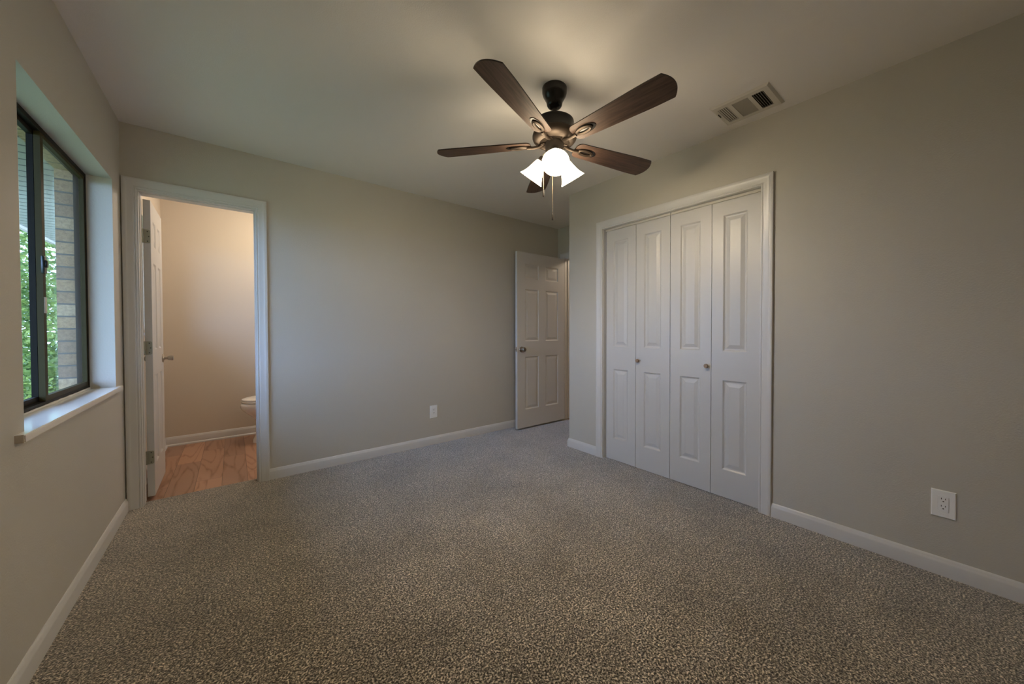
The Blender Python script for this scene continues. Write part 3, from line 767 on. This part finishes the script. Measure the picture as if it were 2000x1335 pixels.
# ------------------------------------------------------------------ air vent
VX0, VX1, VY0, VY1 = 2.708, 2.972, -2.708, -2.400
vent = thing('air_vent', ((VX0+VX1)/2, (VY0+VY1)/2, H), 'painted metal ceiling air register with three louvre banks', 'air vent')
banks = [(-2.668, -2.611), (-2.591, -2.507), (-2.485, -2.430)]
bx0, bx1 = 2.750, 2.930
b = BM()
grid_solid(b, [VX0+0.012, bx0, bx1, VX1-0.012], [VY0+0.012, banks[0][0], banks[0][1], banks[1][0], banks[1][1], banks[2][0], banks[2][1], VY1-0.012],
           [(bx0, bx1, y0, y1) for y0, y1 in banks], fZ, H-0.010, H-0.0085)
rim_o = [(VX0, VY0), (VX1, VY0), (VX1, VY1), (VX0, VY1)]; rim_i = [(VX0+0.012, VY0+0.012), (VX1-0.012, VY0+0.012), (VX1-0.012, VY1-0.012), (VX0+0.012, VY1-0.012)]
vo = [b.verts.new((x, y, H-0.0005)) for x, y in rim_o]; vi = [b.verts.new((x, y, H-0.010)) for x, y in rim_i]
for i in range(4): b.faces.new((vo[i], vo[(i+1) % 4], vi[(i+1) % 4], vi[i]))
bmesh.ops.remove_doubles(b, verts=b.verts, dist=0.0002)
obj('vent_frame', b, M_VENT, vent, smooth=False)
b = BM(); box(b, (bx0-0.004, banks[0][0]-0.004, H-0.0008), (bx1+0.004, banks[2][1]+0.004, H-0.0003))  # flat sheet for the open duct, its shade painted near black
du = obj('duct_shade_sheet', b, M_DARK, vent, smooth=False); du['label'] = 'near-black sheet painted as the shade of the duct behind the louvres'
def louvres(y0, y1, along_x, n, tilt, fill=0.62):
    bm = BM()
    span = (y1-y0) if along_x else (bx1-bx0)
    for i in range(n):
        c = (i+0.5)/n*span; wdt = span/n*fill if along_x else span/n*0.66
        dz = 0.0030; h = wdt/2
        if along_x:
            loop = [(y0+c-h, -0.0075-tilt*dz), (y0+c-h, -0.0067-tilt*dz), (y0+c+h, -0.0067+tilt*dz), (y0+c+h, -0.0075+tilt*dz)]
            prism(bm, loop, lambda u, v, d: (d, u, H+v), bx0-0.001, bx1+0.001)
        else:
            loop = [(bx0+c-h, -0.0075-tilt*dz), (bx0+c-h, -0.0067-tilt*dz), (bx0+c+h, -0.0067+tilt*dz), (bx0+c+h, -0.0075+tilt*dz)]
            prism(bm, loop, lambda u, v, d: (u, d, H+v), y0-0.001, y1+0.001)
    return bm
obj('louvre_bank', louvres(*banks[0], True, 5, 1, 0.40), M_VENT, vent, smooth=False)
obj('louvre_bank', louvres(*banks[1], False, 12, -0.4), M_VENTIN, vent, smooth=False)
obj('louvre_bank', louvres(*banks[2], True, 5, -0.35, 0.52), M_VENT, vent, smooth=False)
b = BM(); box(b, (2.79, -2.419, H-0.016), (2.83, -2.416, H-0.009), 0.0008)
obj('damper_lever', b, M_SCREW, vent)

# ------------------------------------------------------------------ outlets
def outlet(origin, right, out, label):
    """wall plate centred at origin; right and out are unit vectors in the wall's frame"""
    o = Vector(origin); r = Vector(right); n = Vector(out); u = Vector((0, 0, 1))
    root = thing('wall_outlet', o, label, 'outlet')
    P = lambda a, b_, d: o + r*a + u*b_ + n*d
    bm = BM(); w, h = 0.0385, 0.0625
    ring = []
    for s, d in ((0.0, 0.0), (0.0, 0.0025), (0.0025, 0.0058), (0.004, 0.0062)):
        ring.append([bm.verts.new(P(sx*(w-s), sy*(h-s), d)) for sx, sy in ((-1, -1), (1, -1), (1, 1), (-1, 1))])
    for a, c in zip(ring, ring[1:]):
        for i in range(4): bm.faces.new((a[i], a[(i+1) % 4], c[(i+1) % 4], c[i]))
    # face with the rectangular opening
    iw, ih = 0.0177, 0.0345
    inn = [bm.verts.new(P(sx*iw, sy*ih, 0.0062)) for sx, sy in ((-1, -1), (1, -1), (1, 1), (-1, 1))]
    inb = [bm.verts.new(P(sx*iw, sy*ih, 0.0035)) for sx, sy in ((-1, -1), (1, -1), (1, 1), (-1, 1))]
    for i in range(4):
        j = (i+1) % 4
        bm.faces.new((ring[-1][i], ring[-1][j], inn[j], inn[i])); bm.faces.new((inn[i], inn[j], inb[j], inb[i]))
    bm.faces.new(ring[0]); bm.faces.new(list(reversed(inb)))
    obj('face_plate', bm, M_PLASTIC, root, smooth=False)
    bm = BM(); q = 0.0164, 0.0332
    a = [bm.verts.new(P(sx*q[0], sy*q[1], 0.0036)) for sx, sy in ((-1, -1), (1, -1), (1, 1), (-1, 1))]
    c = [bm.verts.new(P(sx*(q[0]-.0005), sy*(q[1]-.0005), 0.0072)) for sx, sy in ((-1, -1), (1, -1), (1, 1), (-1, 1))]
    for i in range(4): bm.faces.new((a[i], a[(i+1) % 4], c[(i+1) % 4], c[i]))
    bm.faces.new(c); bm.faces.new(list(reversed(a)))
    rec = obj('receptacle', bm, M_PLASTIC, root, smooth=False)
    for cy in (0.0185, -0.0150):
        for (sx, sy, hw, hh) in ((-0.0064, 0.006, 0.0011, 0.0040), (0.0064, 0.006, 0.0011, 0.0033), (0.0, -0.006, 0.0024, 0.0020)):
            bm = BM(); prism(bm, [(sx-hw, cy+sy-hh), (sx+hw, cy+sy-hh), (sx+hw, cy+sy+hh), (sx-hw, cy+sy+hh)], P, 0.0071, 0.00745)
            obj('socket_slot', bm, M_SLOT, rec, smooth=False)
    for sy in (0.048, -0.048):
        bm = BM(); lathe(bm, [(0.0001, 0.0), (0.003, 0.0), (0.0026, 0.0010), (0.0001, 0.0012)], align(P(0, sy, 0.0061), n), 14, False, False)
        bmesh.ops.remove_doubles(bm, verts=bm.verts, dist=0.0002)
        obj('plate_screw', bm, M_PLASTIC, root)
    return root
outlet((W, -3.3255, 0.332), (0, -1, 0), (-1, 0, 0), 'large white outlet plate on the near right wall')
outlet((2.062, 0, 0.326), (1, 0, 0), (0, -1, 0), 'small-looking white outlet plate low on the far back wall')

# ------------------------------------------------------------------ toilet (bowl faces the doorway's left)
TX, TY = 0.578, 1.275
toilet = thing('toilet', (TX+0.35, TY, -0.010), 'white toilet with closed lid at the bathroom doorway edge', 'toilet')
def egg(x0, x1, hw, sq=0.42, n=40):
    """plan outline: round nose at x0, fuller at x1"""
    out = []
    for i in range(n):
        t = 2*math.pi*i/n; cx = x0+(x1-x0)*0.55
        x = cx - math.cos(t)*((cx-x0) if math.cos(t) > 0 else (x1-cx))
        s = math.sin(t); y = hw*math.copysign(abs(s)**(1.0 if math.cos(t) > 0 else 0.75), s)
        out.append((x, y))
    return out
def skin(bm, rings):
    L = [[bm.verts.new((x, TY+y, z)) for x, y in r] for r, z in rings]; n = len(L[0])
    for a, c in zip(L, L[1:]):
        for i in range(n): bm.faces.new((a[i], a[(i+1) % n], c[(i+1) % n], c[i]))
    bm.faces.new(list(reversed(L[0]))); bm.faces.new(L[-1])
b = BM()
skin(b, [(egg(TX+0.095, TX+0.60, 0.115), -0.0098), (egg(TX+0.098, TX+0.60, 0.113), 0.020), (egg(TX+0.118, TX+0.58, 0.100), 0.060), (egg(TX+0.135, TX+0.57, 0.095), 0.130), (egg(TX+0.140, TX+0.57, 0.100), 0.180),
         (egg(TX+0.118, TX+0.56, 0.118), 0.225), (egg(TX+0.075, TX+0.55, 0.145), 0.270), (egg(TX+0.030, TX+0.53, 0.170), 0.315), (egg(TX+0.006, TX+0.52, 0.182), 0.345), (egg(TX, TX+0.52, 0.186), 0.362), (egg(TX+0.004, TX+0.52, 0.184), 0.398), (egg(TX+0.010, TX+0.515, 0.180), 0.402)])
obj('bowl', b, M_PORC, toilet, sharp=60)
b = BM(); skin(b, [(egg(TX+0.012, TX+0.47, 0.180), 0.4065), (egg(TX+0.008, TX+0.47, 0.184), 0.410), (egg(TX+0.008, TX+0.47, 0.184), 0.420), (egg(TX+0.013, TX+0.465, 0.180), 0.424)])
obj('seat', b, M_SEAT, toilet, sharp=50)
b = BM(); skin(b, [(egg(TX+0.014, TX+0.475, 0.180), 0.4275), (egg(TX+0.010, TX+0.475, 0.184), 0.431), (egg(TX+0.012, TX+0.475, 0.182), 0.441), (egg(TX+0.035, TX+0.46, 0.165), 0.449), (egg(TX+0.10, TX+0.42, 0.12), 0.453)])
obj('lid', b, M_SEAT, toilet, sharp=50)
b = BM(); box(b, (TX+0.515, TY-0.22, 0.395), (TX+0.715, TY+0.22, 0.760), 0.025, 4)
obj('tank', b, M_PORC, toilet)
b = BM(); box(b, (TX+0.505, TY-0.228, 0.760), (TX+0.722, TY+0.228, 0.795), 0.012, 3)
obj('tank_lid', b, M_PORC, toilet)
b = BM(); tube(b, [(TX+0.510, TY-0.16, 0.70), (TX+0.495, TY-0.16, 0.70), (TX+0.490, TY-0.09, 0.692)], 0.006, 10)
obj('flush_lever', b, M_CHROME, toilet)

# ------------------------------------------------------------------ outside the windows
b = BM()
BH = (-1.400, -0.200, 0.800, 2.022); BH2 = (BW[0], BW[1], BW[2], BW[3])
grid_solid(b, [-5.5, BH[0], BH[1], BH2[0], BH2[1], YB+0.2], [-0.45, BH[2], BH2[2], BH[3], BH2[3], 2.32], [BH, BH2], fX, -0.208, -0.137)
tag(obj('wall_exterior', b, M_BRICK, smooth=False), 'tan brick outer wall seen through the right window pane', 'wall', 'structure')
b = BM(); box(b, (-1.28, -5.5, 2.32), (-0.137, 9.0, 2.345))
tag(obj('soffit', b, M_SOFFIT, smooth=False), 'pale grooved soffit boards under the eaves outside the window', 'soffit', 'structure')
b = BM(); box(b, (-1.32, -5.5, 2.29), (-1.28, 9.0, 2.48))
tag(obj('fascia', b, M_FASCIA, smooth=False), 'brown fascia board along the edge of the eaves', 'fascia', 'structure')
b = BM(); prism(b, [(-1.30, 2.47), (-1.30, 2.51), (1.5, 3.6), (1.5, 3.56)], lambda u, v, d: (u, d, v), -5.5, 9.0)
tag(obj('roof', b, M_FASCIA, smooth=False), 'low brown roof slope above the eaves', 'roof', 'structure')
b = BM(); box(b, (-40, -30, -0.50), (-0.208, 40, -0.45))
tag(obj('lawn', b, M_LAWN, smooth=False), 'sunlit green lawn outside the window', 'lawn', 'structure')

def tree(x, y, crown, nleaf, mat, label, trunk_r, leaf=0.075):
    root = thing('tree', (x, y, -0.45), label, 'tree', group=None)
    bm = BM(); top = max(c[2] for c in crown)
    tube(bm, [(x, y, -0.45), (x+0.04, y+0.03, 0.8), (x-0.05, y, 1.9), (x+0.03, y+0.05, top)], [trunk_r, trunk_r*0.85, trunk_r*0.7, trunk_r*0.3], 12)
    obj('trunk', bm, M_TRUNK, root)
    bm = BM()
    for _ in range(nleaf):
        cx, cy, cz, r = random.choice(crown)
        d = Vector((random.gauss(0, 1), random.gauss(0, 1), random.gauss(0, 1))).normalized()*r*(random.random()**0.4)
        p = Vector((x+cx, y+cy, cz)) + d
        a = Vector((random.gauss(0, 1), random.gauss(0, 1), random.gauss(0, .5))).normalized(); c = a.orthogonal().normalized()
        c = Matrix.Rotation(random.uniform(0, 6.28), 3, a) @ c
        l = leaf*random.uniform(0.7, 1.3); w = l*0.32
        m_ = p + a*l*0.5
        vs = [bm.verts.new(q) for q in (p, m_ + c*w + Vector((0, 0, l*.08)), p+a*l, m_ - c*w + Vector((0, 0, l*.08)))]
        bm.faces.new(vs)
    fo = obj('foliage', bm, mat, root, smooth=False); fo['kind'] = 'stuff'
    return root
tree(-1.75, 4.6, [(0, 0, 2.3, .7), (-.5, -.2, 1.7, .6), (.25, .1, 1.4, .5), (-.1, .2, 2.8, .6), (-.2, 0, .8, .55), (-.1, 0, .2, .5)], 9000, M_LEAF, 'bright leafy tree nearest the house outside the window', 0.055, 0.06)
tree(-2.7, 6.6, [(0, 0, 2.6, 1.1), (-.6, .2, 1.6, .9), (.6, 0, 1.5, .8), (.2, 0, 3.4, .9), (0, 0, .6, .8), (.7, 0, .2, .6)], 9000, M_LEAF2, 'darker bushy tree behind the bright one outside the window', 0.10, 0.08)
tree(-5.2, 4.1, [(0, 0, 2.5, 1.0), (-.6, .2, 1.6, .9), (.6, 0, 1.5, .8), (.2, 0, 3.2, .8), (0, 0, .6, .8)], 7000, M_LEAF2, 'dark bushy tree standing farthest from the house wall', 0.10, 0.085)
tree(-1.75, 8.6, [(0, 0, 2.4, 1.0), (-.6, .2, 1.5, .9), (.5, 0, 1.3, .8), (.1, 0, 3.4, .9), (0, 0, .5, .8), (-.8, 0, .4, .7)], 9000, M_LEAF, 'farthest pale green tree outside the window', 0.09, 0.09)

# ------------------------------------------------------------------ lamps of the neighbouring rooms
def point(name, loc, power, col, r=0.08):
    d = bpy.data.lights.new(name, 'POINT'); d.energy = power; d.color = col; d.shadow_soft_size = r
    o = bpy.data.objects.new(name, d); COL.objects.link(o); o.location = loc
point('bathroom_lamp', (0.95, 0.85, 2.22), BATH_LAMP, (1.0, 0.84, 0.66))
point('hall_lamp', (4.4, -0.6, 2.25), HALL_LAMP, (1.0, 0.80, 0.58))
